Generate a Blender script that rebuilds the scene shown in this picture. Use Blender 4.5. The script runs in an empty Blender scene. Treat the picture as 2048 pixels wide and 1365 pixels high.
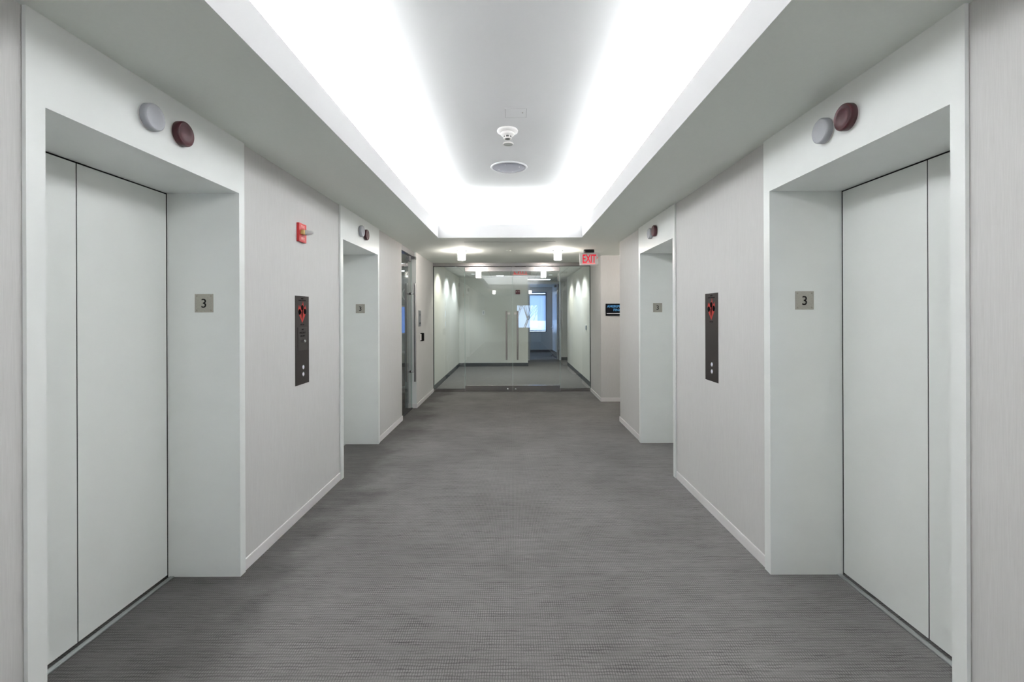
import bpy, bmesh, math, random
from mathutils import Matrix, Vector
random.seed(7)
SC = bpy.context.scene
COL = SC.collection
PI = math.pi

# ------------------------------------------------------------------ camera
F, CX, CY, ROLL, CAMH = 926.41, 1027.21, 629.57, .0037, 1.4533
cd = bpy.data.cameras.new('camera'); cam = bpy.data.objects.new('camera', cd); COL.objects.link(cam)
cd.sensor_fit = 'HORIZONTAL'; cd.sensor_width = 36.0; cd.lens = F / 2048 * 36.0
cd.shift_x = (1024 - CX) / 2048; cd.shift_y = (CY - 682.5) / 2048
cd.clip_start = .05; cd.clip_end = 200
c_, s_ = math.cos(ROLL), math.sin(ROLL)
R_ = Matrix(((c_, s_, 0, 0), (0, 0, -1, 0), (-s_, c_, 0, CAMH), (0, 0, 0, 1)))
cam.matrix_world = R_
SC.camera = cam
SC.view_settings.view_transform = 'Standard'; SC.view_settings.look = 'None'
SC.view_settings.gamma = 1; SC.view_settings.use_curve_mapping = False
SC.view_settings.exposure = 0.14
try:
    SC.cycles.max_bounces = 14; SC.cycles.diffuse_bounces = 8; SC.cycles.transparent_max_bounces = 24
    SC.cycles.glossy_bounces = 6
except Exception: pass

# ------------------------------------------------------------------ world (overcast daylight outside)
wd = bpy.data.worlds.new('sky'); SC.world = wd; wd.use_nodes = True
wn = wd.node_tree.nodes; wl = wd.node_tree.links
bg = wn['Background']; bg.inputs[0].default_value = (.50, .68, 1.0, 1); bg.inputs[1].default_value = 7.0

# ------------------------------------------------------------------ lights
def area(name, loc, sx, sy, power, color, rot=(0, 0, 0), spread=None):
    l = bpy.data.lights.new(name, 'AREA'); l.shape = 'RECTANGLE'; l.size = sx; l.size_y = sy
    l.energy = power; l.color = color
    if spread: l.spread = spread
    o = bpy.data.objects.new(name, l); COL.objects.link(o); o.location = loc; o.rotation_euler = rot
    return o
COVE = (.975, .975, .992)
SPR = math.radians(140)
PWM = 27.5                                  # watts per metre of cove tube
area('cove_lamp', (-1.25, 2.94, 2.63), .07, 6.1, PWM * 6.1, COVE, (PI, 0, 0), SPR)
area('cove_lamp', (1.17, 2.94, 2.63), .07, 6.1, PWM * 6.1, COVE, (PI, 0, 0), SPR)
area('cove_lamp', (-.04, 6.21, 2.60), 1.9, .07, PWM * 2.3, COVE, (PI, 0, 0), SPR)
area('cove_lamp', (-.04, -.31, 2.60), 1.9, .07, PWM * .9, COVE, (PI, 0, 0), SPR)
WARM = (1.0, .80, .64)

def spot(name, loc, tgt, power, color, deg, blend):
    l = bpy.data.lights.new(name, 'SPOT'); l.energy = power; l.color = color
    l.spot_size = math.radians(deg); l.spot_blend = blend; l.shadow_soft_size = .035
    o = bpy.data.objects.new(name, l); COL.objects.link(o); o.location = loc
    o.rotation_euler = (Vector(tgt) - Vector(loc)).to_track_quat('-Z', 'Y').to_euler()
    return o

# ------------------------------------------------------------------ materials
def mat(name, col, rough=.5, metal=0., spec=.5, emit=None, es=0., coat=0.):
    m = bpy.data.materials.new(name); m.use_nodes = True
    b = m.node_tree.nodes['Principled BSDF']
    b.inputs['Base Color'].default_value = (*col, 1); b.inputs['Roughness'].default_value = rough
    b.inputs['Metallic'].default_value = metal; b.inputs['Specular IOR Level'].default_value = spec
    b.inputs['Coat Weight'].default_value = coat
    if emit: b.inputs['Emission Color'].default_value = (*emit, 1); b.inputs['Emission Strength'].default_value = es
    return m
def nodes(m): return m.node_tree.nodes, m.node_tree.links, m.node_tree.nodes['Principled BSDF']
def add_noise(m, scale, lo, hi, stretch=(1, 1, 1), bump=0., detail=3, dist=.002, mixc=None):
    n, l, b = nodes(m)
    tc = n.new('ShaderNodeTexCoord'); mp = n.new('ShaderNodeMapping'); mp.inputs['Scale'].default_value = stretch
    l.new(tc.outputs['Object'], mp.inputs[0])
    t = n.new('ShaderNodeTexNoise'); t.inputs['Scale'].default_value = scale; t.inputs['Detail'].default_value = detail
    l.new(mp.outputs[0], t.inputs['Vector'])
    r = n.new('ShaderNodeMapRange'); r.inputs[1].default_value = .3; r.inputs[2].default_value = .7
    r.inputs[3].default_value = lo; r.inputs[4].default_value = hi
    l.new(t.outputs[0], r.inputs[0])
    src = b.inputs['Base Color']
    mx = n.new('ShaderNodeMix'); mx.data_type = 'RGBA'; mx.blend_type = 'MULTIPLY'; mx.inputs[0].default_value = 1
    if src.is_linked:
        l.new(src.links[0].from_socket, mx.inputs[6])
    else: mx.inputs[6].default_value = src.default_value[:]
    cmb = n.new('ShaderNodeCombineColor')
    for i in range(3): l.new(r.outputs[0], cmb.inputs[i])
    l.new(cmb.outputs[0], mx.inputs[7]); l.new(mx.outputs[2], src)
    if bump:
        bp = n.new('ShaderNodeBump'); bp.inputs['Strength'].default_value = bump; bp.inputs['Distance'].default_value = dist
        l.new(t.outputs[0], bp.inputs['Height'])
        if b.inputs['Normal'].is_linked: l.new(b.inputs['Normal'].links[0].from_socket, bp.inputs['Normal'])
        l.new(bp.outputs[0], b.inputs['Normal'])
    return m

M = {}
M['paint'] = add_noise(mat('soffit paint', (.86, .90, .85), .75, spec=.25), 60, .985, 1.0, bump=.05)
M['cove'] = mat('cove paint', (.80, .80, .81), .8, spec=.2)
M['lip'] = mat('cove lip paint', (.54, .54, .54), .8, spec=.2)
M['wallcover'] = add_noise(add_noise(mat('vertical weave wallcovering', (.60, .595, .585), .7, spec=.2),
                     1.0, .95, 1.03, (420, 420, 12), bump=.12, detail=4, dist=.001), 1.0, .98, 1.015, (110, 110, 5), detail=3)
M['enamel'] = add_noise(mat('off white enamel', (.845, .87, .855), .32, spec=.35), 6, .97, 1.0, (1, 1, .6), bump=.02)
M['door'] = add_noise(mat('off white door panel', (.825, .85, .828), .38, spec=.35), 5, .975, 1.0, (1, 1, .6), bump=.02)
M['base'] = mat('baseboard paint', (.79, .77, .77), .45)
M['black'] = mat('black gap', (.012, .012, .014), .6)
M['rubber'] = mat('dark base', (.045, .055, .065), .6)
M['alu'] = mat('sill aluminium', (.55, .57, .57), .35, 1)
M['steel'] = add_noise(mat('brushed steel', (.47, .45, .45), .20, 1), 1, .93, 1.05, (2, 2, 500), bump=.30, dist=.0008, detail=2)
M['steelh'] = mat('handle steel', (.46, .44, .43), .3, 1)
M['header'] = mat('header aluminium', (.42, .42, .43), .4, 1)
M['chrome'] = mat('chrome', (.8, .8, .82), .08, 1)
M['plate'] = add_noise(mat('brushed nickel plate', (.40, .385, .34), .42, .55), 3, .9, 1.05, (40, 40, 2))
M['screw'] = mat('screw', (.30, .28, .24), .4, .8)
M['ink'] = mat('black ink', (.006, .006, .006), .9, spec=.08)
M['bronze'] = add_noise(mat('dark bronze plate', (.030, .026, .024), .55, 0, spec=.12), 3, .9, 1.1, (60, 60, 2))
M['bronze2'] = mat('bronze hatch', (.034, .030, .028), .5, 0, spec=.16)
M['flame'] = mat('red flame ink', (.34, .030, .024), .6, spec=.15)
M['etch'] = mat('etched lettering', (.003, .003, .003), .9, spec=.02)
M['maroon'] = mat('dark red lens', (.050, .010, .014), .40, spec=.35)
M['greylens'] = mat('pale grey lens', (.36, .37, .395), .5, spec=.3)
M['red'] = mat('red alarm plastic', (.40, .022, .024), .45, spec=.3)
M['redtext'] = mat('pale lettering', (.85, .45, .42), .5)
M['brass'] = mat('yellow reflector', (.62, .45, .16), .35)
M['clear'] = mat('clear lens', (.9, .92, .93), .05)
nb = M['clear'].node_tree.nodes['Principled BSDF']; nb.inputs['Transmission Weight'].default_value = .4; nb.inputs['IOR'].default_value = 1.3
M['whiteplastic'] = mat('white plastic', (.82, .80, .78), .4)
M['offwhite'] = mat('pale plastic', (.74, .70, .66), .45)
M['button'] = mat('lilac grey button', (.72, .72, .80), .25, spec=.6)
M['vent'] = mat('dark vent', (.09, .09, .085), .6)
M['speaker'] = add_noise(mat('grey perforated grille', (.36, .365, .42), .6), 900, .75, 1.1)
M['lamp'] = mat('frosted lamp glass', (.9, .9, .88), .4, emit=(1.0, .92, .85), es=82.0)
M['exitred'] = mat('red sign letters', (.7, .01, .03), .4, emit=(1.0, .02, .06), es=.40)
M['exitglow'] = mat('red light strip', (.9, .3, .3), .4, emit=(1.0, .30, .28), es=.55)
M['exitplate'] = mat('acrylic sign plate', (.86, .86, .86), .35)
M['canopy'] = mat('black canopy', (.008, .008, .009), .5)
M['signblack'] = mat('black sign face', (.006, .007, .010), .8, spec=.1)
M['signblue'] = mat('blue lettering', (.09, .34, .68), .5)
M['white'] = mat('white', (.85, .85, .86), .5)
M['hallwall'] = add_noise(mat('pale green grey paint', (.735, .74, .70), .7, spec=.2), 3, .98, 1.01)
M['tile'] = add_noise(mat('ceiling tile', (.70, .71, .69), .85, spec=.1), 200, .95, 1.02)
M['tee'] = mat('tile grid', (.50, .51, .50), .5)
M['officewall'] = mat('office paint', (.58, .59, .58), .7)
M['downlight'] = mat('downlight lens', (.9, .9, .9), .4, emit=(.85, .93, 1), es=3.0)
M['panel'] = mat('light panel', (.9, .9, .9), .4, emit=(.86, .94, 1), es=5.0)
M['doorpaint'] = mat('grey blue door paint', (.46, .50, .55), .3)
M['frame'] = mat('white metal frame', (.74, .77, .82), .4)
M['winframe'] = mat('dark navy window frame', (.02, .03, .07), .4)
M['blind'] = None
M['wood'] = add_noise(mat('dark brown laminate', (.10, .075, .06), .45), 3, .8, 1.1, (1, 1, 14))
M['deskblue'] = mat('blue grey board', (.22, .27, .32), .6)
M['bark'] = mat('bark', (.10, .085, .075), .9)

m = bpy.data.materials.new('roller blind fabric'); m.use_nodes = True; n = m.node_tree.nodes; l = m.node_tree.links; n.clear()
o_ = n.new('ShaderNodeOutputMaterial'); d = n.new('ShaderNodeBsdfDiffuse'); t = n.new('ShaderNodeBsdfTranslucent'); a_ = n.new('ShaderNodeMixShader')
d.inputs[0].default_value = (.62, .65, .70, 1); t.inputs[0].default_value = (.52, .56, .62, 1); a_.inputs[0].default_value = .78
l.new(d.outputs[0], a_.inputs[1]); l.new(t.outputs[0], a_.inputs[2]); l.new(a_.outputs[0], o_.inputs[0]); M['blind'] = m

def glass(name, tint, refl=.05):
    m = bpy.data.materials.new(name); m.use_nodes = True; n = m.node_tree.nodes; l = m.node_tree.links; n.clear()
    o = n.new('ShaderNodeOutputMaterial'); tr = n.new('ShaderNodeBsdfTransparent'); tr.inputs[0].default_value = (*tint, 1)
    gl = n.new('ShaderNodeBsdfGlossy'); gl.inputs['Roughness'].default_value = 0.0
    lw = n.new('ShaderNodeLayerWeight'); lw.inputs['Blend'].default_value = .5
    pw = n.new('ShaderNodeMath'); pw.operation = 'POWER'; pw.inputs[1].default_value = 5
    l.new(lw.outputs['Facing'], pw.inputs[0])
    mr = n.new('ShaderNodeMapRange'); mr.inputs[3].default_value = refl; mr.inputs[4].default_value = .9
    l.new(pw.outputs[0], mr.inputs[0])
    mx = n.new('ShaderNodeMixShader'); l.new(mr.outputs[0], mx.inputs[0]); l.new(tr.outputs[0], mx.inputs[1]); l.new(gl.outputs[0], mx.inputs[2])
    l.new(mx.outputs[0], o.inputs[0]); return m
M['glass'] = glass('clear tempered glass', (.955, .975, .965), .085)
M['tinted'] = glass('blue tinted glass', (.16, .24, .36), .05)
M['winglass'] = glass('window glass', (.96, .98, 1.0), .04)
M['glassedge'] = mat('polished glass edge', (.45, .60, .55), .15)

# carpet
def carpet():
    m = mat('woven carpet', (.18, .175, .17), .95, spec=.08)
    n, l, b = nodes(m)
    tc = n.new('ShaderNodeTexCoord')
    sx = n.new('ShaderNodeSeparateXYZ'); l.new(tc.outputs['Object'], sx.inputs[0])
    def M_(op, a, b_=None, c=None):
        x = n.new('ShaderNodeMath'); x.operation = op
        for i, v in enumerate((a, b_, c)):
            if v is None: continue
            if isinstance(v, (int, float)): x.inputs[i].default_value = v
            else: l.new(v, x.inputs[i])
        return x.outputs[0]
    row = M_('FLOOR', M_('DIVIDE', sx.outputs['Y'], .0135))
    ux = M_('FRACT', M_('DIVIDE', sx.outputs['X'], .0108))
    def raw(scale, st):
        mp = n.new('ShaderNodeMapping'); mp.inputs['Scale'].default_value = st; l.new(tc.outputs['Object'], mp.inputs[0])
        t = n.new('ShaderNodeTexNoise'); t.inputs['Scale'].default_value = scale; t.inputs['Detail'].default_value = 2
        l.new(mp.outputs[0], t.inputs['Vector']); return t.outputs[0]
    ux = M_('FRACT', M_('ADD', M_('DIVIDE', sx.outputs['X'], .0108), M_('MULTIPLY', raw(30, (1, 2, 1)), .9)))
    uy = M_('FRACT', M_('ADD', M_('DIVIDE', sx.outputs['Y'], .0175), M_('MULTIPLY', raw(24, (.5, 2, 1)), 1.1)))
    px = M_('SINE', M_('MULTIPLY', ux, PI)); py = M_('SINE', M_('MULTIPLY', uy, PI))
    cell = M_('POWER', M_('MULTIPLY', px, py), .55)
    def noise(scale, st, det, lo, hi, a=.3, c=.7):
        mp = n.new('ShaderNodeMapping'); mp.inputs['Scale'].default_value = st; l.new(tc.outputs['Object'], mp.inputs[0])
        t = n.new('ShaderNodeTexNoise'); t.inputs['Scale'].default_value = scale; t.inputs['Detail'].default_value = det
        l.new(mp.outputs[0], t.inputs['Vector'])
        r = n.new('ShaderNodeMapRange'); r.inputs[1].default_value = a; r.inputs[2].default_value = c; r.inputs[3].default_value = lo; r.inputs[4].default_value = hi
        l.new(t.outputs[0], r.inputs[0]); return r.outputs[0]
    streak = noise(1, (1.3, 40, 1), 3, .93, 1.06)
    streak2 = noise(1, (8, 120, 1), 2, .90, 1.08)
    blot = noise(1.6, (1, 1, 1), 5, .84, 1.10)
    grain = noise(420, (1, 1, 1), 1, .8, 1.2)
    amt = noise(14, (.35, 1, 1), 3, .25, 1.15)
    ck = M_('ADD', M_('MULTIPLY', M_('MULTIPLY', M_('SUBTRACT', cell, .70), .85), amt), 1.0)
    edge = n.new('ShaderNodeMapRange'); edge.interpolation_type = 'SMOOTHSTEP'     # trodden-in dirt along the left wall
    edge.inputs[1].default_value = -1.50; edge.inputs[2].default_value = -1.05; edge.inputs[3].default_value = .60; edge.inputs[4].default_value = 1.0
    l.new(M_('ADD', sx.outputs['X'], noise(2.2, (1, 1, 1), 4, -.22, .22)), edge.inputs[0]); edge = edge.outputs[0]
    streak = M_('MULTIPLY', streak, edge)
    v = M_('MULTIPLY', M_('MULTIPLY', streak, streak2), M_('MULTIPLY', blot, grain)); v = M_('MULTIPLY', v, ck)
    c = n.new('ShaderNodeMix'); c.data_type = 'RGBA'; c.blend_type = 'MULTIPLY'; c.inputs[0].default_value = 1
    c.inputs[6].default_value = (.196, .191, .186, 1)
    cc = n.new('ShaderNodeCombineColor')
    for i in range(3): l.new(v, cc.inputs[i])
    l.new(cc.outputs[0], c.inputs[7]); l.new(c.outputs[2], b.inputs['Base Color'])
    bp = n.new('ShaderNodeBump'); bp.inputs['Strength'].default_value = .5; bp.inputs['Distance'].default_value = .003
    l.new(cell, bp.inputs['Height']); l.new(bp.outputs[0], b.inputs['Normal'])
    return m
M['carpet'] = carpet()
M['carpet2'] = add_noise(add_noise(mat('speckled loop carpet', (.185, .18, .175), .95, spec=.05), 75, .72, 1.3, bump=.3, dist=.003), 9, .93, 1.07)

# ------------------------------------------------------------------ mesh helpers
class MB:
    def __init__(s): s.bm = bmesh.new(); s.mats = []
    def mi(s, m):
        if m is None: return 0
        if m not in s.mats: s.mats.append(m)
        return s.mats.index(m)
    def box(s, x0, x1, y0, y1, z0, z1, m=None, bev=0.):
        vs = [s.bm.verts.new(p) for p in ((x0, y0, z0), (x1, y0, z0), (x1, y1, z0), (x0, y1, z0), (x0, y0, z1), (x1, y0, z1), (x1, y1, z1), (x0, y1, z1))]
        fs = [s.bm.faces.new([vs[i] for i in q]) for q in ((0, 3, 2, 1), (4, 5, 6, 7), (0, 1, 5, 4), (1, 2, 6, 5), (2, 3, 7, 6), (3, 0, 4, 7))]
        k = s.mi(m)
        for f in fs: f.material_index = k
        if bev:
            es = {e for f in fs for e in f.edges}
            bmesh.ops.bevel(s.bm, geom=list(es), offset=bev, segments=2, affect='EDGES', profile=.5)
        return s
    def prism(s, pts, z0, z1, m=None):            # polygon in local xy, extruded along z
        a = [s.bm.verts.new((x, y, z0)) for x, y in pts]; b = [s.bm.verts.new((x, y, z1)) for x, y in pts]
        k = s.mi(m); N = len(pts)
        fs = [s.bm.faces.new(a[::-1]), s.bm.faces.new(b)] + [s.bm.faces.new((a[i], a[(i + 1) % N], b[(i + 1) % N], b[i])) for i in range(N)]
        for f in fs: f.material_index = k
        return s
    def lathe(s, prof, m=None, cx=0, cy=0, cz=0, seg=48, axis='z', smooth=True):
        rings = []
        for r, h in prof:
            if r < 1e-6:
                rings.append([s.bm.verts.new((0, 0, h))])
            else: rings.append([s.bm.verts.new((r * math.cos(2 * PI * i / seg), r * math.sin(2 * PI * i / seg), h)) for i in range(seg)])
        k = s.mi(m); fs = []
        for A, B in zip(rings, rings[1:]):
            for i in range(seg):
                j = (i + 1) % seg
                if len(A) == 1 and len(B) == 1: continue
                if len(A) == 1: f = (A[0], B[i], B[j])
                elif len(B) == 1: f = (A[i], A[j], B[0])
                else: f = (A[i], A[j], B[j], B[i])
                fs.append(s.bm.faces.new(f))
        for end in (rings[0], rings[-1]):
            if len(end) > 1: fs.append(s.bm.faces.new(end))
        for f in fs: f.material_index = k; f.smooth = smooth
        vs = {v for R in rings for v in R}
        Rm = {'z': Matrix.Identity(3), 'x': Matrix(((0, 0, 1), (1, 0, 0), (0, 1, 0))), 'y': Matrix(((1, 0, 0), (0, 0, 1), (0, 1, 0)))}[axis]
        for v in vs: v.co = Rm @ v.co + Vector((cx, cy, cz))
        return s
    def cyl(s, r, h0, h1, m=None, bev=.0, **k):
        if bev: return s.lathe([(0, h0), (r - bev, h0), (r, h0 + bev), (r, h1 - bev), (r - bev, h1), (0, h1)], m, smooth=False, **k)
        return s.lathe([(0, h0), (r, h0), (r, h1), (0, h1)], m, smooth=False, **k)
    def tube(s, pts, r, m=None, seg=10):
        k = s.mi(m); prev = None
        pts = [Vector(p) for p in pts]
        for i, p in enumerate(pts):
            d = (pts[min(i + 1, len(pts) - 1)] - pts[max(i - 1, 0)]).normalized()
            q = d.to_track_quat('Z', 'Y').to_matrix(); rr = r[i] if isinstance(r, (list, tuple)) else r
            ring = [s.bm.verts.new(p + q @ Vector((rr * math.cos(2 * PI * j / seg), rr * math.sin(2 * PI * j / seg), 0))) for j in range(seg)]
            if prev:
                for j in range(seg):
                    f = s.bm.faces.new((prev[j], prev[(j + 1) % seg], ring[(j + 1) % seg], ring[j])); f.material_index = k; f.smooth = True
            else: s.bm.faces.new(ring[::-1]).material_index = k
            prev = ring
        s.bm.faces.new(prev).material_index = k
        return s
    def build(s, name, m=None, parent=None, matrix=None):
        bmesh.ops.recalc_face_normals(s.bm, faces=s.bm.faces[:])
        me = bpy.data.meshes.new(name); s.bm.to_mesh(me); s.bm.free()
        if m is not None and not s.mats: me.materials.append(m)
        for x in s.mats: me.materials.append(x)
        o = bpy.data.objects.new(name, me); COL.objects.link(o)
        if parent: o.parent = parent
        if matrix is not None: o.matrix_world = matrix
        return o
def tag(o, label=None, cat=None, group=None, kind=None):
    if label: o['label'] = label
    if cat: o['category'] = cat
    if group: o['group'] = group
    if kind: o['kind'] = kind
    return o
def thing(name, mx, label, cat, group=None):
    o = bpy.data.objects.new(name, None); COL.objects.link(o); o.empty_display_size = .1
    o.matrix_world = mx if isinstance(mx, Matrix) else Matrix.Translation(mx)
    return tag(o, label, cat, group)
def struct(name, mb, m, label=None):
    o = mb.build(name, m); o['kind'] = 'structure'
    if label: o['label'] = label
    return o
def kids(o): return [c for c in bpy.data.objects if c.parent == o]
def copy_tree(o, parent=None):
    c = o.copy(); COL.objects.link(c)
    if parent: c.parent = parent
    for k in kids(o): copy_tree(k, c)
    return c
def frame(right, up, out, loc):                   # local x = right, y = up, z = out of the wall
    m = Matrix.Identity(4)
    for i, v in enumerate((right, up, out)):
        for j in range(3): m[j][i] = v[j]
    for j in range(3): m[j][3] = loc[j]
    return m
def onleft(y, z, x=-1.539): return frame((0, 1, 0), (0, 0, 1), (1, 0, 0), (x, y, z))
def onright(y, z, x=1.44): return frame((0, -1, 0), (0, 0, 1), (-1, 0, 0), (x, y, z))
def onfront(x, z, y): return frame((1, 0, 0), (0, 0, 1), (0, -1, 0), (x, y, z))
def onceil(x, y, z): return frame((1, 0, 0), (0, -1, 0), (0, 0, -1), (x, y, z))
def text(name, s, h, m, parent, x=0, y=0, z=0, depth=.001, sx=1., align='CENTER', bold=0.):
    cu = bpy.data.curves.new(name, 'FONT'); cu.body = s; cu.size = h / .7; cu.extrude = depth; cu.align_x = align; cu.offset = bold
    cu.resolution_u = 4
    t = bpy.data.objects.new(name, cu); COL.objects.link(t)
    bpy.context.view_layer.update()
    me = bpy.data.meshes.new_from_object(t.evaluated_get(bpy.context.evaluated_depsgraph_get()))
    bpy.data.objects.remove(t)
    me.transform(Matrix.Translation((x, y - h / 2, z + depth)) @ Matrix.Diagonal((sx, 1, 1, 1)))
    me.materials.clear(); me.materials.append(m)
    o = bpy.data.objects.new(name, me); COL.objects.link(o); o.parent = parent
    return o

# ------------------------------------------------------------------ dimensions (metres; y = depth from the camera)
ZC = 2.43; XL, XR = -1.539, 1.44; FL, FR = -1.524, 1.425
E1 = (1.51, 2.576); E2 = (4.145, 5.212); OT = 2.134; JD = .402
YS = 8.757
CVX0, CVX1, CVY0, CVY1 = -.955, .871, 0.0, 5.88; LIP = 2.597; ZU = 2.95

# ------------------------------------------------------------------ shell
f = MB().box(-6.5, 3.4, -7.2, YS + .02, -.05, 0); struct('floor', f, M['carpet'], 'grey woven carpet of the elevator lobby')
f = MB().box(-6.5, 4.2, YS + .02, 18, -.05, 0); struct('floor', f, M['carpet2'], 'speckled grey carpet behind the glass doors')
# soffit with the cove opening and its raised lip
b = MB(); T = .04; X0, X1, Y0, Y1 = -2.1, 3.3, -7.2, YS + .06
b.box(X0, CVX0, Y0, Y1, ZC, ZC + T); b.box(CVX1, X1, Y0, Y1, ZC, ZC + T)
b.box(CVX0, CVX1, Y0, CVY0, ZC, ZC + T); b.box(CVX0, CVX1, CVY1, Y1, ZC, ZC + T)
struct('ceiling', b, M['paint'], 'lower grey soffit around the lit ceiling cove')
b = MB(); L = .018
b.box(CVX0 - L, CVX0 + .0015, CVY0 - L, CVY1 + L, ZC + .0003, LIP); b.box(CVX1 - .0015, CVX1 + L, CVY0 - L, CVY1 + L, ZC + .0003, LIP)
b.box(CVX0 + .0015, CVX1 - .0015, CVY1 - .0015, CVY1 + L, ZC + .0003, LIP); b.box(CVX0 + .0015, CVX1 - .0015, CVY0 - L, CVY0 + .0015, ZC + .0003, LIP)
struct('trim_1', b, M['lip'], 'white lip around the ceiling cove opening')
b = MB(); rx0, rx1, ry0, ry1 = -1.42, 1.34, -.75, 6.68
b.box(rx0 - .05, rx1 + .05, ry0 - .05, ry1 + .05, ZU, ZU + .05)
b.box(rx0 - .05, rx0, ry0 - .05, ry1 + .05, ZC + T, ZU); b.box(rx1, rx1 + .05, ry0 - .05, ry1 + .05, ZC + T, ZU)
b.box(rx0, rx1, ry1, ry1 + .05, ZC + T, ZU); b.box(rx0, rx1, ry0 - .05, ry0, ZC + T, ZU)
struct('ceiling', b, M['cove'], 'raised white ceiling inside the lit cove')

def wall(name, boxes, m, label):
    b = MB()
    for x in boxes: b.box(*x)
    return struct(name, b, m, label)
SEG_L = ((-7.1, 1.50), (2.586, 4.135), (5.222, 6.372)); SEG_R = ((-7.1, 1.50), (2.586, 4.135), (5.222, 6.28))
wall('wall_left', [(XL - .10, XL, a, c, 0, ZC) for a, c in SEG_L] + [(XL - .10, XL, a, c, OT + .01, ZC) for a, c in ((1.50, 2.586), (4.135, 5.222))],
     M['wallcover'], 'grey wallcovering of the left lobby wall')
wall('wall_left', [(-1.643, -1.518, 7.232, YS + .05, 0, ZC)], M['wallcover'], 'short left wall between the side glass door and glass front')
wall('wall_right', [(XR, XR + .10, a, c, 0, ZC) for a, c in SEG_R] + [(XR, XR + .10, a, c, OT + .01, ZC) for a, c in ((1.50, 2.586), (4.135, 5.222))] +
     [(XR + .10, 3.2, 6.18, 6.28, 0, ZC)], M['wallcover'], 'grey wallcovering of the right lobby wall')
wall('wall_right', [(1.452, 1.552, 7.70, YS + .05, 0, ZC), (1.552, 3.2, 7.70, 7.80, 0, ZC), (3.2, 3.3, 6.18, 7.80, 0, ZC)], M['wallcover'],
     'right wall past the passage opening, carrying the black sign')
wall('trim_4', [(-1.643, -1.520, 7.226, 7.232, 0, 2.43)], M['enamel'], 'white end face of the short left wall')
# wall behind the camera, with a daylight window
wx0, wx1, wz0, wz1 = .16, 1.30, .73, 1.97
wall('wall_back', [(-1.6, wx0, -7.1, -7.0, 0, ZC), (wx1, 1.5, -7.1, -7.0, 0, ZC), (wx0, wx1, -7.1, -7.0, 0, wz0), (wx0, wx1, -7.1, -7.0, wz1, ZC)], M['hallwall'], 'end wall behind the viewpoint')
def window(name, x0, x1, z0, z1, y, m, label, bars=(), gl='winglass'):
    b = MB(); w = .035
    b.box(x0, x1, y - .03, y + .03, z0, z0 + w); b.box(x0, x1, y - .03, y + .03, z1 - w, z1)
    b.box(x0, x0 + w, y - .03, y + .03, z0 + w, z1 - w); b.box(x1 - w, x1, y - .03, y + .03, z0 + w, z1 - w)
    for q in bars: b.box(x0 + w, x1 - w, y - .02, y + .02, q, q + .03)
    o = struct(name, b, m, label)
    g = MB().box(x0 + w, x1 - w, y - .004, y + .004, z0 + w, z1 - w).build('pane', M[gl], o)
    return o
window('window_2', wx0, wx1, wz0, wz1, -7.05, M['frame'], 'daylight window in the wall behind the viewpoint')

# baseboards (each run with a thin cap line)
def baseboard(name, runs, m, h=.066, label=None):
    b = MB()
    for (x0, x1, y0, y1) in runs:
        b.box(x0, x1, y0, y1, 0, h, bev=.003)
    return struct(name, b, m, label)
bt = .010
baseboard('baseboard_left', [(XL, XL + bt, -7.0, 1.446), (XL, XL + bt, 2.626, 4.089), (XL, XL + bt, 5.256, 6.382), (-1.653, XL + bt, 6.372, 6.382),
                             (-1.518, -1.508, 7.222, YS - .03), (-1.643, -1.508, 7.216, 7.226)], M['base'], label='white baseboard along the left wall')
baseboard('baseboard_right', [(XR - bt, XR, -7.0, 1.446), (XR - bt, XR, 2.626, 4.089), (XR - bt, XR, 5.256, 6.29), (XR - bt, 3.2, 6.28, 6.29),
                              (1.442, 1.452, 7.69, YS - .03), (1.442, 3.2, 7.69, 7.70)], M['base'], label='white baseboard along the right wall')

# ------------------------------------------------------------------ elevators (local: x = along wall to the right, y = up, z = out of the wall)
def elevator(mx, label, w, near_left):
    """origin on the floor at the middle of the opening, in the plane of the entrance face"""
    t = thing('elevator', mx, label, 'elevator', 'lobby elevators')
    hw = w / 2; o1 = .0605; top = ZC; fd = .013
    b = MB()
    b.box(-hw - o1, -hw, 0.0, top, -fd, 0); b.box(hw, hw + .05, 0.0, top, -fd, 0); b.box(-hw, hw, OT, top, -fd, 0)
    b.box(-hw - .014, -hw, 0, OT, -JD, -fd); b.box(hw, hw + .014, 0, OT, -JD, -fd); b.box(-hw - .014, hw + .014, OT, OT + .014, -JD, -fd)
    b.build('door_frame', M['enamel'], t)
    for k in (0, 1):
        x0, x1 = (-hw + .0065, -.003) if k == 0 else (.003, hw - .0065)
        d = MB().box(x0, x1, .014, OT - .006, -JD - .03, -JD, bev=.0008).build('door_panel', M['door'], t)
    g = MB().box(-hw - .02, hw + .02, 0, OT + .02, -JD - .06, -JD - .033).box(-hw - .02, -hw - .0005, 0, OT + .02, -JD - .033, -JD).box(hw + .0005, hw + .02, 0, OT + .02, -JD - .033, -JD)
    g.box(-.003, .003, .014, OT - .006, -JD - .033, -JD - .002); g.box(-hw - .0005, hw + .0005, OT + .0005, OT + .02, -JD - .033, -JD); g = g.build('shaft_gap', M['black'], t); g['label'] = 'black gap behind the closed doors'
    s = MB().box(-hw, hw, 0, .003, -JD + .008, -JD + .034).box(-hw, hw, .003, .0045, -JD + .010, -JD + .017).box(-hw, hw, .003, .0045, -JD + .022, -JD + .032)
    s.build('door_sill', M['alu'], t)['label'] = 'narrow aluminium sill'
    return t
def onL(y, z=0): return frame((0, 1, 0), (0, 0, 1), (1, 0, 0), (FL, y, z))
def onR(y, z=0): return frame((0, -1, 0), (0, 0, 1), (-1, 0, 0), (FR, y, z))
m1 = sum(E1) / 2; m2 = sum(E2) / 2; w1 = E1[1] - E1[0]
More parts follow.
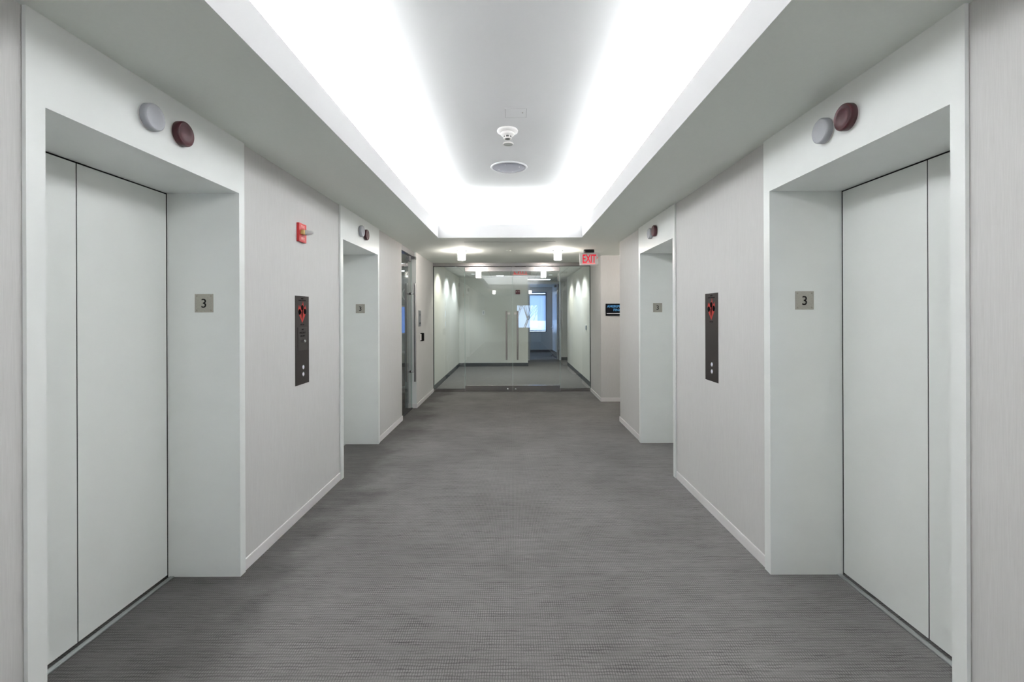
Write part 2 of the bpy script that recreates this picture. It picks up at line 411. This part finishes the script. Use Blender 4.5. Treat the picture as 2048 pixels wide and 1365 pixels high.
ev = elevator(onL(m1), 'white elevator entrance on the left wall, nearest the viewer, left of the fire strobe', w1, True)
for mxx, lab in ((onL(m2), 'white elevator entrance on the left wall, the farther one beside the side glass door'),
                 (onR(m1), 'white elevator entrance on the right wall, nearest the viewer'),
                 (onR(m2), 'white elevator entrance on the right wall, the farther one before the side passage')):
    c = copy_tree(ev); c.matrix_world = mxx; c['label'] = lab
    if mxx[0][2] < 0:   # mirrored frame margins on the right wall
        pass

# hall lanterns: pale grey (up) and dark red (down)
def lantern(mx, m, label, cat='signal light'):
    t = thing('signal_light', mx, label, cat, 'round direction lights over the elevators')
    MB().lathe([(.050, 0), (.052, .005), (.0555, .007), (.0555, .026), (.0545, .031), (.0505, .0345), (.0485, .0350), (.047, .0338), (.030, .0365), (0, .037)], seg=56).build('lens', m, t)
    MB().cyl(.053, 0, .004).build('mounting_ring', M['whiteplastic'], t)
    return t
LG = [(onL, 1.935, 2.283, 'greylens', 'pale grey round direction light above the near left elevator'),
      (onL, 2.115, 2.283, 'maroon', 'dark red round direction light above the near left elevator'),
      (onR, 2.105, 2.283, 'greylens', 'pale grey round direction light above the near right elevator'),
      (onR, 1.958, 2.283, 'maroon', 'dark red round direction light above the near right elevator'),
      (onL, 4.60, 2.288, 'greylens', 'pale grey round direction light above the far left elevator'),
      (onL, 4.745, 2.275, 'maroon', 'dark red round direction light above the far left elevator'),
      (onR, 4.77, 2.283, 'greylens', 'pale grey round direction light above the far right elevator'),
      (onR, 4.62, 2.283, 'maroon', 'dark red round direction light above the far right elevator')]
for fn, y, z, mm, lab in LG: lantern(fn(y, z), M[mm], lab)

# floor number plates, on the jambs facing the camera
def plate(mx, label):
    t = thing('floor_number_sign', mx, label, 'sign', 'floor number plates')
    MB().box(-.051, .051, -.051, .051, 0, .003, bev=.0008).build('plate', M['plate'], t)
    for sx in (-1, 1):
        for sy in (-1, 1):
            MB().cyl(.0035, .003, .0042, cx=sx * .0395, cy=sy * .0395, seg=16).build('screw', M['screw'], t)
    d = text('digit', '3', .050, M['ink'], t, 0, .0, .003, .0008, sx=.98, bold=.0002)
    return t
ps = plate(onfront(-1.720, 1.523, E1[1]), 'square metal number 3 plate in the near left elevator recess')
for x, y, lab in ((-1.724, E2[1], 'square metal number 3 plate in the far left elevator recess'), (1.617, E1[1], 'square metal number 3 plate in the near right elevator recess'),
                  (1.620, E2[1], 'square metal number 3 plate in the far right elevator recess')):
    c = copy_tree(ps); c.matrix_world = onfront(x, 1.526, y); c['label'] = lab

# ------------------------------------------------------------------ hall call stations
def flame_mb(b, m):
    P = [(0, -.080), (.018, -.058), (.045, -.025), (.060, .002), (.062, .022), (.052, .052), (.040, .030), (.030, .042), (.022, .030), (.020, .056), (.012, .080),
         (.004, .060), (-.012, .048), (-.022, .030), (-.030, .045), (-.040, .032), (-.054, .050), (-.062, .020), (-.060, 0), (-.045, -.028), (-.018, -.058)]
    b.prism(P, .002, .0028, m)
def station(mx, label, hatch):
    t = thing('call_station', mx, label, 'elevator button panel', 'elevator call stations')
    MB().box(-.109, .109, -.320, .320, 0, .0022, bev=.0006).build('face_plate', M['bronze'], t)
    b = MB(); flame_mb(b, None); fl = b.build('fire_emblem', M['flame'], t); fl.location = (0, .205, 0); fl['label'] = 'red flame emblem'
    for cx, cy in ((0, .030), (-.041, .000), (.041, .004)):
        MB().cyl(.0205, .0028, .0034, cx=cx, cy=cy, seg=28).build('pictogram', M['etch'], fl)
    b = MB(); b.prism([(-.004, -.060), (.006, -.035), (.012, .0), (.006, .018), (-.003, .012)], .0028, .0033); b.prism([(-.007, -.05), (-.018, -.02), (-.020, .005), (-.012, .0)], .0028, .0033)
    b.build('pictogram', M['etch'], fl)
    text('lettering', 'IN FIRE', .009, M['etch'], t, 0, .302, .0022, .0003)
    text('lettering', 'DO NOT USE ELEVATOR', .008, M['etch'], t, 0, .288, .0022, .0003, sx=.9)
    text('lettering', 'USE STAIRS', .008, M['etch'], t, 0, .113, .0022, .0003)
    if hatch:
        h = MB().box(-.072, .078, -.075, .095, .0022, .0048, bev=.0006).build('service_hatch', M['bronze2'], t)
        text('lettering', 'FIRE', .011, M['etch'], h, 0, .077, .0048, .0003)
        text('lettering', 'EMERGENCY', .012, M['etch'], h, 0, .054, .0048, .0003)
        text('lettering', 'USE ONLY', .011, M['etch'], h, 0, .031, .0048, .0003)
        k = MB().cyl(.010, .0048, .030, bev=.001, cx=-.018, cy=-.006).cyl(.0065, .030, .034, cx=-.018, cy=-.006).build('key_lock', M['chrome'], h)
    for yy in (-.198, -.249):
        MB().cyl(.0165, .0022, .0050, bev=.0008, cx=.010, cy=yy).build('button_ring', M['chrome'], t)
        bt_ = MB().lathe([(.0115, .005), (.0115, .0070), (.009, .0085), (0, .0092)], cx=.010, cy=yy, seg=32).build('call_button', M['button'], t)
    return t
station(onleft(3.368, 1.273), 'tall dark bronze call panel with small key hatch, below the fire strobe on left wall', True)
station(onright(3.368, 1.283), 'tall dark bronze call panel with red flame emblem on the right wall', False)

# ------------------------------------------------------------------ fire strobe
t = thing('fire_strobe', onleft(3.345, 2.048), 'red fire alarm strobe with clear lens high on the left wall', 'fire alarm')
MB().box(-.058, .058, -.067, .067, 0, .020, bev=.003).build('housing', M['red'], t)
text('lettering', 'FIRE', .022, M['redtext'], t, .0, .043, .020, .0004)
text('lettering', 'FIRE', .022, M['redtext'], t, .0, -.043, .020, .0004)
MB().box(-.040, .018, -.014, .018, .020, .044, bev=.002).build('reflector', M['brass'], t)
b = MB(); b.lathe([(.0, .044), (.017, .044), (.0165, .060), (.013, .082), (.007, .096), (0, .100)], cx=-.004, cy=.000, seg=28)
b.box(-.022, .014, -.015, .019, .044, .056, bev=.002)
b.build('strobe_lens', M['clear'], t)
MB().tube([(-.018, .004, .058), (.010, .004, .070)], .0035, seg=10).build('flash_tube', M['chrome'], t)

# ------------------------------------------------------------------ fittings of the cove ceiling
t = thing('ceiling_speaker', onceil(-.041, 4.695, ZU), 'large round grey ceiling speaker in the cove', 'speaker')
MB().lathe([(.186, 0), (.187, .004), (.182, .010), (.172, .013), (.168, .008), (.168, 0)], seg=64).build('trim_ring', M['white'], t)
MB().lathe([(0, .004), (.168, .004), (.169, .007), (.10, .012), (0, .013)], seg=64).build('grille', M['speaker'], t)
for a in (20, 110, 200, 290):
    MB().cyl(.004, .009, .014, cx=.11 * math.cos(math.radians(a)), cy=.11 * math.sin(math.radians(a)), seg=12).build('screw', M['white'], t)
t = thing('smoke_detector', onceil(-.044, 3.752, ZU), 'cream stepped round smoke detector on the cove ceiling', 'smoke detector')
MB().lathe([(.080, 0), (.085, .008), (.083, .018), (.062, .024), (.058, .028)], seg=48).build('base', M['whiteplastic'], t)
MB().lathe([(.056, .026), (.058, .034), (.052, .044), (.036, .050), (.034, .052)], seg=48).build('housing', M['whiteplastic'], t)
MB().lathe([(.030, .050), (.031, .060), (.030, .066), (0, .066)], seg=36).build('vent', M['vent'], t)
for k in range(6):
    a = k * PI / 3
    MB().box(.0295, .0335, -.004, .004, .050, .067).build('vent_rib', M['whiteplastic'], t).rotation_euler = (0, 0, a)
MB().lathe([(.034, .066), (.033, .071), (.026, .074), (.021, .074), (.021, .070), (0, .070)], seg=36).build('cap', M['whiteplastic'], t)
MB().cyl(.020, .070, .0745, seg=30).build('sensor_disc', M['vent'], t)
t = thing('sprinkler_cover', onceil(-.042, 4.044, ZU), 'small flat round sprinkler cover between smoke detector and speaker', 'sprinkler')
MB().lathe([(.042, 0), (.046, .003), (.046, .009), (.042, .012), (.040, .010)], seg=40).build('rim', M['whiteplastic'], t)
MB().cyl(.0405, .004, .0105, seg=40).build('cover_plate', mat('grey cover', (.40, .41, .39), .6), t)
t = thing('access_panel', onceil(.022, 3.44, ZU), 'small rectangular white access panel flush in the cove ceiling', 'access panel')
b = MB(); b.box(-.083, .083, -.083, -.079, 0, .0018); b.box(-.083, .083, .079, .083, 0, .0018); b.box(-.083, -.079, -.079, .079, 0, .0018); b.box(.079, .083, -.079, .079, 0, .0018)
b.build('frame', M['cove'], t)
MB().box(-.079, .079, -.079, .079, 0, .0006).build('gap', M['vent'], t)
MB().box(-.0775, .0775, -.0755, .0755, .0006, .0016).build('hatch', M['cove'], t)
MB().cyl(.005, .0016, .003, cx=.050, cy=.01, seg=16).build('latch', M['screw'], t)

# ------------------------------------------------------------------ soffit fittings
def lamp(x, y, label):
    t = thing('ceiling_lamp', onceil(x, y, ZC), label, 'lamp', 'frosted cylinder lamps')
    MB().lathe([(.070, .0), (.086, .001), (.086, .006), (.070, .009), (.056, .010), (0, .010)], seg=48).build('flange', M['chrome'], t)
    MB().lathe([(0, .009), (.054, .010), (.0565, .014), (.0565, .140), (.054, .144), (0, .144)], seg=40).build('lamp_shade', M['lamp'], t)
    return t
lp = lamp(-.790, 7.06, 'glowing frosted cylinder ceiling lamp before the glass doors, the left one')
for x, y, lab in ((2.45, 7.0, 'added unseen frosted cylinder lamp to brighten the side passage, behind the right corner'), (.677, 7.06, 'glowing frosted cylinder ceiling lamp before the glass doors, beside the exit sign'),  # the passage lamp is an unseen addition that brightens the sign wall
                  (-.790, -1.2, 'frosted cylinder ceiling lamp behind the viewpoint, left one'), (.677, -1.2, 'frosted cylinder ceiling lamp behind the viewpoint, right one')):
    c = copy_tree(lp); c.matrix_world = onceil(x, y, ZC); c['label'] = lab
b = MB().box(-.61, .61, -.009, .009, 0, .0025)
t = thing('linear_air_diffuser', onceil(-.046, 6.21, ZC), 'long narrow dark air slot in the soffit before the glass doors', 'air vent')
b.build('slot', M['vent'], t)
MB().box(-.612, .612, -.0125, -.009, 0, .003).box(-.612, .612, .009, .0125, 0, .003).build('slot_edge', M['paint'], t)
t = thing('sprinkler_cover', onceil(-.07, 7.036, ZC), 'tiny white round sprinkler cover in the soffit between the two lamps', 'sprinkler')
MB().lathe([(.030, 0), (.034, .002), (.034, .007), (0, .010)], seg=32).build('cover_plate', M['paint'], t)

# exit signs
def exit_sign(mx, label, w=.284, h=.190, tw=.72, drop=.047, arrow=True):
    """origin on the ceiling above the sign; local x right, y up, z towards the viewer"""
    t = thing('exit_sign', mx, label, 'exit sign', 'edge lit exit signs')
    c = MB().box(-w * .27, w * .27, -.046, 0, -.03, .03, bev=.006).build('canopy', M['canopy'], t); c['label'] = 'black ceiling canopy'
    p = MB().box(-w / 2, w / 2, -drop - h, -drop + .001, -.004, .004, bev=.001).build('sign_plate', M['exitplate'], t)
    lh = h * .66; yc = -drop - h * .46
    text('letter', 'E', lh, M['exitred'], p, -w * .26, yc, .004, .001, sx=.60, bold=.0025)
    text('letter', 'X', lh, M['exitred'], p, -w * .04, yc, .004, .001, sx=.60, bold=.0025)
    text('letter', 'I', lh, M['exitred'], p, w * .12, yc, .004, .001, sx=.60, bold=.0025)
    text('letter', 'T', lh, M['exitred'], p, w * .27, yc, .004, .001, sx=.60, bold=.0025)
    if arrow: text('arrow', '>', lh * .42, M['exitred'], p, w * .435, yc + .01, .004, .001, sx=.7, bold=.0)
    MB().box(-w * .36, w * .34, -drop - h * .90, -drop - h * .82, .004, .0052).build('light_strip', M['exitglow'], p)
    return t
exit_sign(onfront(1.141, ZC, 7.0), 'EXIT sign with red letters and arrow hanging beside the right lamp')

# tenant sign on the frontal wall of the passage
t = thing('tenant_sign', onfront(1.744, 1.528, 7.70), 'black wall sign with blue lettering partly hidden behind the right corner', 'sign')
MB().box(-.215, .215, -.100, .100, 0, .008, bev=.001).build('sign_board', M['signblack'], t)
text('lettering', 'AMERIPRISE', .041, M['signblue'], t, -.192, .055, .008, .0006, sx=1.02, bold=.0010, align='LEFT')
text('lettering', 'FINANCIAL', .041, M['signblue'], t, -.088, -.003, .008, .0006, sx=1.02, bold=.0010, align='LEFT')
MB().box(-.198, .198, -.067, -.058, .008, .009).build('white_line', M['white'], t)

# ------------------------------------------------------------------ glass front
t = thing('glass_front_frame', (0, YS, 0), 'steel head, sill channels and jambs of the glass front', 'frame')
b = MB(); b.box(-1.518, 1.452, -.030, .030, 2.367, ZC, bev=.001); b.build('header', M['steel'], t)
for x0, x1 in ((-1.518, -.923), (.876, 1.452)):
    MB().box(x0 + .001, x1 - .001, -.018, .018, 0, .053, bev=.001).build('sill_channel', M['steel'], t)
    MB().box(x0 + .001, x1 - .001, -.013, .013, .053, .0575).build('gasket', M['black'], t)
MB().box(-1.518, -1.506, -.012, .012, .056, 2.367).build('jamb_seal', M['black'], t)
MB().box(1.442, 1.452, -.012, .012, .056, 2.367).build('jamb_seal', M['black'], t)
MB().box(-1.506, 1.442, -.012, .012, 2.3605, 2.367).build('head_seal', M['black'], t)
def sidelite(x0, x1, label):
    t = thing('glass_sidelite', ((x0 + x1) / 2, YS, .056), label, 'glass panel', 'fixed glass side panels'); w = (x1 - x0) / 2
    MB().box(-w, w, -.006, .006, 0.002, 2.303).build('pane', M['glass'], t)
    for s in (-1, 1):
        a, c = (w - .0022, w + .0004) if s > 0 else (-w - .0004, -w + .0022)
        MB().box(a, c, -.0062, .0062, .002, 2.303).build('glass_edge', M['glassedge'], t)
    return t
sidelite(-1.504, -.923, 'fixed glass panel at the left end of the glass front')
sidelite(.876, 1.440, 'fixed glass panel at the right end of the glass front, under the exit sign')
def leaf(x0, x1, hx, label):
    t = thing('glass_door', ((x0 + x1) / 2, YS, 0), label, 'glass door', 'double glass doors'); w = (x1 - x0) / 2; c = (x0 + x1) / 2; hx -= c
    MB().box(-w, w, -.006, .006, .116, 2.272).build('pane', M['glass'], t)
    for a, d in ((-w - .0002, -w + .002), (w - .002, w + .0002)):
        MB().box(a, d, -.0062, .0062, .116, 2.272).build('glass_edge', M['glassedge'], t)
    MB().box(-w + .002, w - .002, -.022, .022, .010, .116, bev=.0015).build('bottom_rail', M['steel'], t)
    MB().box(-w + .002, w - .002, -.022, .022, 2.272, 2.354, bev=.0015).build('top_rail', M['steel'], t)
    for s in (-1, 1):
        MB().cyl(.0175, .60, 1.52, bev=.002, cx=hx, cy=s * .062, seg=24).build('pull_handle', M['steelh'], t)
        for z in (.72, 1.40):
            o = MB().tube([(hx, s * .006, z), (hx, s * .06, z)], .009).build('standoff', M['steelh'], t)
    lx = hx + (.02 if hx > 0 else -.04)
    MB().lathe([(0, .0), (.016, 0), (.016, .006), (.012, .009), (0, .009)], cz=.045, cx=lx, cy=-.031, axis='y', seg=24).build('lock_cylinder', M['chrome'], t)
    sx = hx + (.045 if hx > 0 else -.045) * .9
    MB().box(sx - .025, sx + .025, -.0075, -.0062, 1.455, 1.495).build('sticker', M['whiteplastic'], t)
    return t
leaf(-.919, -.0225, -.134, 'left leaf of the double glass doors with steel pull bar')
leaf(-.0165, .872, .074, 'right leaf of the double glass doors with steel pull bar')

# ------------------------------------------------------------------ side glass door on the left
gx = -1.587
t = thing('side_door_header', (gx, 6.8, 2.355), 'dark metal header over the side glass door on the left', 'frame')
MB().box(-.045, .045, -.428, .432, 0, .075, bev=.001).build('header', M['header'], t)
MB().box(  .012, .072, .33, .428, -.040, -.0005, bev=.002).build('strike_box', M['steel'], t)
t = thing('side_glass_door', (gx, 6.8, 0), 'narrow glass door in the left wall with a long steel pull bar', 'glass door')
MB().box(-.006, .006, -.42, .392, .012, 2.345).build('pane', M['glass'], t)
MB().box(-.0062, .0062, .389, .3925, .012, 2.345).build('glass_edge', M['glassedge'], t)
MB().box(-.014, .014, .20, .318, 2.27, 2.350, bev=.001).build('top_patch', M['header'], t)
MB().box(-.014, .014, -.42, .392, .001, .014).build('bottom_seal', M['black'], t)
for s in (-1, 1):
    MB().cyl(.0165, .43, 1.94, bev=.002, cx=s * .064 + .012, cy=.300, seg=24).build('pull_handle', M['steelh'], t)
for z in (.585, 1.779):
    MB().tube([(-.055, .300, z), (.071, .300, z)], .0115).build('standoff', M['chrome'], t)
    MB().tube([(-.008, .300, z), (.014, .300, z)], .018).build('washer', M['black'], t)

# intercom plate and card reader on the short wall
t = thing('intercom_plate', onleft(7.472, 1.397, -1.518), 'narrow steel intercom plate beside the side glass door', 'intercom')
MB().box(-.085, .085, -.130, .130, 0, .006, bev=.001).build('plate', mat('grey steel plate', (.30, .31, .33), .4, .6), t)
MB().cyl(.014, .006, .010, cx=0, cy=.060, seg=20).build('button', M['vent'], t)
MB().cyl(.016, .006, .012, cx=0, cy=-.078, seg=20).build('button', M['black'], t)
t = thing('card_reader', onleft(7.55, 1.092, -1.518), 'small black and white card reader below the intercom plate', 'card reader')
MB().box(-.03, .075, -.066, .066, 0, .046, bev=.007).build('housing', M['ink'], t)
MB().box(-.052, -.030, -.050, .050, 0, .022, bev=.003).build('front_cover', M['whiteplastic'], t)

# ------------------------------------------------------------------ hall behind the glass front
HZ = 2.50
wall('wall_hall_left', [(-1.63, -1.53, YS + .05, 13.1, 0, HZ)], M['hallwall'], 'pale left wall of the hall behind the glass')
wall('wall_hall_right', [(1.53, 1.63, YS + .05, 13.20, 0, HZ), (1.63, 3.3, 13.10, 13.20, 0, HZ), (3.3, 3.4, 13.1, 14.78, 0, HZ)], M['hallwall'], 'pale right wall of the hall behind the glass')
wall('wall_hall_end', [(-1.53, .40, 13.0, 13.1, 0, HZ), (.30, .40, 13.1, 14.66, 0, HZ)], M['hallwall'], 'pale end wall of the hall with the red alarm')
wall('wall_far', [(.30, .515, 14.66, 14.78, 0, HZ), (1.44, 3.3, 14.66, 14.78, 0, HZ), (.515, 1.44, 14.66, 14.78, 2.44, HZ)], M['hallwall'], 'wall around the open far doorway')
fx0, fx1, fz0, fz1 = -.05, 1.265, .768, 2.307
wall('wall_window', [(-1.2, fx0, 17.8, 17.9, 0, HZ), (fx1, 2.6, 17.8, 17.9, 0, HZ), (fx0, fx1, 17.8, 17.9, 0, fz0), (fx0, fx1, 17.8, 17.9, fz1, HZ),
                    (-1.3, -1.2, 14.78, 17.9, 0, HZ), (2.6, 2.7, 14.78, 17.9, 0, HZ)], M['officewall'], 'grey wall of the far room around its window')
b = MB(); b.box(-1.6, 3.4, YS + .06, 18.0, HZ, HZ + .05)
b.box(-1.53, 1.53, YS + .04, YS + .06, ZC, HZ)
ce = struct('ceiling', b, M['tile'], 'tiled ceiling of the hall behind the glass')
b = MB()
for x in (-1.22, -.61, 0, .61, 1.22, 1.83): b.box(x - .012, x + .012, YS + .07, 14.66, HZ - .002, HZ)
y = 9.2
while y < 14.6: b.box(-1.53, 1.53 if y < 13.1 else 3.3, y - .012, y + .012, HZ - .0021, HZ); y += 1.22
b.build('grid', M['tee'], ce)
bh = .10
baseboard('baseboard_hall', [(-1.53, -1.522, YS + .05, 13.0), (1.522, 1.53, YS + .05, 13.208), (-1.53, .408, 12.992, 13.0), (.40, .408, 13.0, 14.66), (1.522, 3.3, 13.2, 13.208),
                             (1.50, 3.3, 14.652, 14.66), (-1.2, 2.6, 17.792, 17.8)], M['rubber'], h=bh, label='dark rubber base around the hall walls')
# door frame and open door
b = MB(); b.box(.45, .515, 14.645, 14.795, 0, 2.48); b.box(1.44, 1.50, 14.645, 14.795, 0, 2.48); b.box(.515, 1.44, 14.645, 14.795, 2.42, 2.48)
struct('trim_2', b, M['frame'], 'white metal frame of the open far doorway')
dm = Matrix.Translation((1.425, 14.80, 0)) @ Matrix.Rotation(math.radians(93.2), 4, 'Z')
t = thing('hall_door', dm, 'grey blue door standing open in the far doorway behind the glass', 'door')
MB().box(0, 1.0, -.0, .045, .012, 2.41, bev=.002).build('door_leaf', M['doorpaint'], t)
MB().box(.88, .94, .045, .060, .92, 1.12, bev=.004).tube([(.91, .06, .99), (.91, .10, .99), (.80, .10, .99)], .010).build('door_handle', M['chrome'], t)
MB().box(.02, .98, .045, .048, .02, .24).build('kick_plate', M['steel'], t)
MB().box(.03, .26, .045, .10, 2.33, 2.40, bev=.004).build('door_closer', M['vent'], t)
for z in (.2, 1.2, 2.2): MB().cyl(.009, z - .06, z + .06, cx=-.008, cy=.02, seg=14).build('hinge', M['steel'], t)
MB().tube([(.93, .045, .10), (.95, .11, .02)], .009).build('door_stop', M['black'], t)
# far window with roller blind
window('window_1', fx0, fx1, fz0, fz1, 17.85, M['winframe'], 'window of the far room seen through the glass doors', bars=(2.215,))
t = thing('roller_blind', ((fx0 + fx1) / 2, 17.79, 2.19), 'pale roller blind drawn over the window of the far room', 'blind'); hw = (fx1 - fx0) / 2 - .03
def cloth(y, z0, z1):
    b = MB(); b.bm.faces.new([b.bm.verts.new(p) for p in ((-hw, y, z0), (hw, y, z0), (hw, y, z1), (-hw, y, z1))]); return b
cloth(0, -1.34, 0).build('blind_fabric', M['blind'], t)
cloth(-.006, -.98, 0).build('upper_fabric', M['blind'], t)
MB().box(-hw, hw, -.006, .008, -1.365, -1.34, bev=.002).build('bottom_bar', M['vent'], t)
MB().box(-hw, hw, -.030, .008, -.01, .022, bev=.004).build('head_rail', M['white'], t)
# lights of the hall
def downlight(x, y, label):
    t = thing('downlight', onceil(x, y, HZ), label, 'downlight', 'small round downlights in the hall ceiling')
    MB().lathe([(.050, .0), (.064, .0005), (.064, .004), (.050, .006), (.048, .002)], seg=36).build('trim_ring', M['white'], t)
    MB().cyl(.048, .0015, .003, seg=36).build('lens', M['downlight'], t)
    return t
DL = [(-1.04, 9.39, -1.53, (1, .97, .86)), (-1.04, 10.62, -1.53, (.90, .96, 1)), (-1.04, 11.91, -1.53, (.90, .96, 1)), (.98, 9.98, 1.53, (.95, .97, .95)), (.98, 10.99, 1.53, (.9, .95, 1)), (.98, 12.22, 1.53, (.98, .98, .88))]
d0 = None; nm = {0: 'nearest the glass front', 1: 'the middle one', 2: 'the farthest one'}
for i, (x, y, wx, col) in enumerate(DL):
    lab = 'small round hall downlight washing the %s wall, %s' % ('left' if x < 0 else 'right', nm[i % 3])
    if d0 is None: d0 = downlight(x, y, lab)
    else:
        c = copy_tree(d0); c.matrix_world = onceil(x, y, HZ); c['label'] = lab
    s = 1 if wx > 0 else -1
    spot('wall_washer', (x, y, HZ - .02), (x + s * .17, y, HZ - .60), 60, col, 112, .6)
t = thing('ceiling_light', onceil(.76, 13.85, HZ), 'narrow bright ceiling light panel before the far doorway', 'ceiling light')
MB().box(-.34, .34, -.09, .09, 0, .006, bev=.001).build('diffuser', M['panel'], t)
t = thing('ceiling_light', onceil(-.36, 12.45, HZ), 'small bright ceiling light before the end wall of the hall', 'ceiling light')
MB().box(-.09, .09, -.09, .09, 0, .006, bev=.001).build('diffuser', M['panel'], t)
exit_sign(onfront(.145, HZ, 9.75), 'red lit exit sign behind the glass doors, half hidden by the top rail', w=.44, h=.20, drop=.028, arrow=False)
# fittings on the hall walls
t = thing('fire_strobe', onfront(.119, 2.086, 13.0), 'small dark red alarm strobe on the end wall behind the glass', 'fire alarm')
MB().box(-.062, .062, -.062, .062, 0, .03, bev=.012).build('housing', mat('deep red plastic', (.16, .012, .02), .4), t)
for s in (-1, 1): MB().lathe([(.014, .03), (.013, .036), (0, .042)], cx=s * .030, cy=.004, seg=20).build('strobe_lens', M['white'], t)
t = thing('light_switch', onfront(-.845, 1.513, 13.0), 'white wall switch on the end wall behind the left glass door', 'switch')
MB().box(-.042, .042, -.064, .064, 0, .006, bev=.002).build('plate', M['white'], t)
MB().box(-.016, .016, -.033, .033, .006, .010, bev=.001).build('rocker', mat('grey rocker', (.55, .58, .62), .4), t)
t = thing('wall_outlet', onleft(10.62, .46, -1.53), 'white outlet low on the left hall wall behind the glass', 'outlet')
MB().box(-.040, .040, -.062, .062, 0, .006, bev=.002).build('plate', M['white'], t)
for s in (-1, 1): MB().cyl(.016, .006, .009, cx=0, cy=s * .024, seg=20).build('socket', M['whiteplastic'], t)
t = thing('wall_thermostat', onright(9.73, 1.17, 1.53), 'small white and dark wall control on the right hall wall behind the glass', 'thermostat')
MB().box(-.06, .06, -.06, .06, 0, .008, bev=.002).build('plate', M['white'], t)
MB().box(.005, .048, -.045, .045, .008, .020, bev=.002).build('display', mat('dark teal', (.03, .10, .11), .3), t)

# ------------------------------------------------------------------ office behind the side glass door
wall('wall_office_left', [(-5.6, -5.5, 5.5, 12.2, 0, HZ)], M['deskblue'], 'left wall of the office behind the side glass door')
wall('wall_office_front', [(-5.5, -1.643, 5.5, 5.6, 0, HZ)], M['deskblue'], 'near wall of the office behind the side glass door')
wall('wall_office_right', [(-1.70, -1.643, 5.6, 6.372, 0, HZ), (-1.70, -1.643, 7.232, 12.2, 0, HZ)], M['deskblue'], 'right wall of the office behind the side glass door')
wall('wall_office_back', [(-5.5, -3.3, 12.1, 12.2, 0, HZ), (-2.35, -1.70, 12.1, 12.2, 0, HZ), (-3.3, -2.35, 12.1, 12.2, 0, .95), (-3.3, -2.35, 12.1, 12.2, 1.70, HZ)], M['deskblue'], 'grey walls of the office behind the side glass door')
b = MB(); b.box(-5.5, -1.64, 5.6, 12.2, HZ, HZ + .05); struct('ceiling', b, M['tile'], 'ceiling of the office behind the side glass door')
b = MB(); b.box(-1.643, -1.60, 6.372, 7.232, 2.425, HZ); struct('trim_3', b, M['paint'], 'head above the side glass door')
window('window_3', -3.3, -2.35, .95, 1.70, 12.15, M['frame'], 'blue daylight window of the office behind the side glass door', gl='tinted')
t = thing('ceiling_light', onceil(-2.2, 9.3, HZ), 'bright ceiling light panel in the office, nearer the side glass door', 'ceiling light', 'office ceiling light panels')
MB().box(-.42, .42, -.12, .12, 0, .006, bev=.001).build('diffuser', M['panel'], t)
c = copy_tree(t); c.matrix_world = onceil(-2.65, 11.0, HZ); c['label'] = 'bright ceiling light panel in the office, the farther one'
t = thing('reception_desk', (-2.7, 8.95, 0), 'dark brown office desk seen through the side glass door', 'desk')
MB().box(-.9, .9, -.25, -.22, .11, .70).build('front_panel', M['wood'], t)
MB().box(-.95, .95, -.30, .35, .70, .735, bev=.003).build('desk_top', M['vent'], t)
MB().box(-.9, .9, -.27, -.21, 0, .10).build('plinth', M['alu'], t)
for s in (-1, 1): MB().box(s * .9 - .02, s * .9 + .02, -.25, .32, 0, .70).build('side_panel', M['wood'], t)
t = thing('round_wall_clock', onfront(-2.72, 1.99, 12.10), 'round pale blue wall clock seen through the side glass door', 'clock')
MB().lathe([(.165, 0), (.195, .002), (.195, .03), (.180, .034), (.172, .02), (.165, .01)], seg=48).build('rim', M['frame'], t)
MB().cyl(.172, .001, .012, seg=48).build('dial', mat('blue grey dial', (.25, .36, .42), .5), t)
MB().box(-.005, .005, 0, .12, .012, .015).box(-.004, .085, -.004, .004, .012, .015).build('hands', M['ink'], t)

# bare tree and ground outside the rear window
t = thing('bare_tree', (1.2, -21.0, -12.5), 'bare branching tree outside the rear window', 'tree')
b = MB()
def grow(p, d, ln, r, lv):
    q = p + d * ln; mid = p + d * ln * .5 + Vector((random.uniform(-1, 1), random.uniform(-1, 1), 0)) * ln * .06
    b.tube([p, mid, q], [r, r * .85, r * .7], seg=4)
    if lv == 0: return
    for k in range(4 if lv > 2 else 5):
        a = random.uniform(0, 2 * PI); sp = random.uniform(.35, .75)
        nd = (d + Vector((math.cos(a), math.sin(a), random.uniform(-.1, .3))) * sp).normalized()
        grow(q, nd, ln * random.uniform(.62, .82), r * .55, lv - 1)
grow(Vector((0, 0, 0)), Vector((0, 0, 1)), 6.5, .16, 5)
b.build('branches', M['bark'], t)
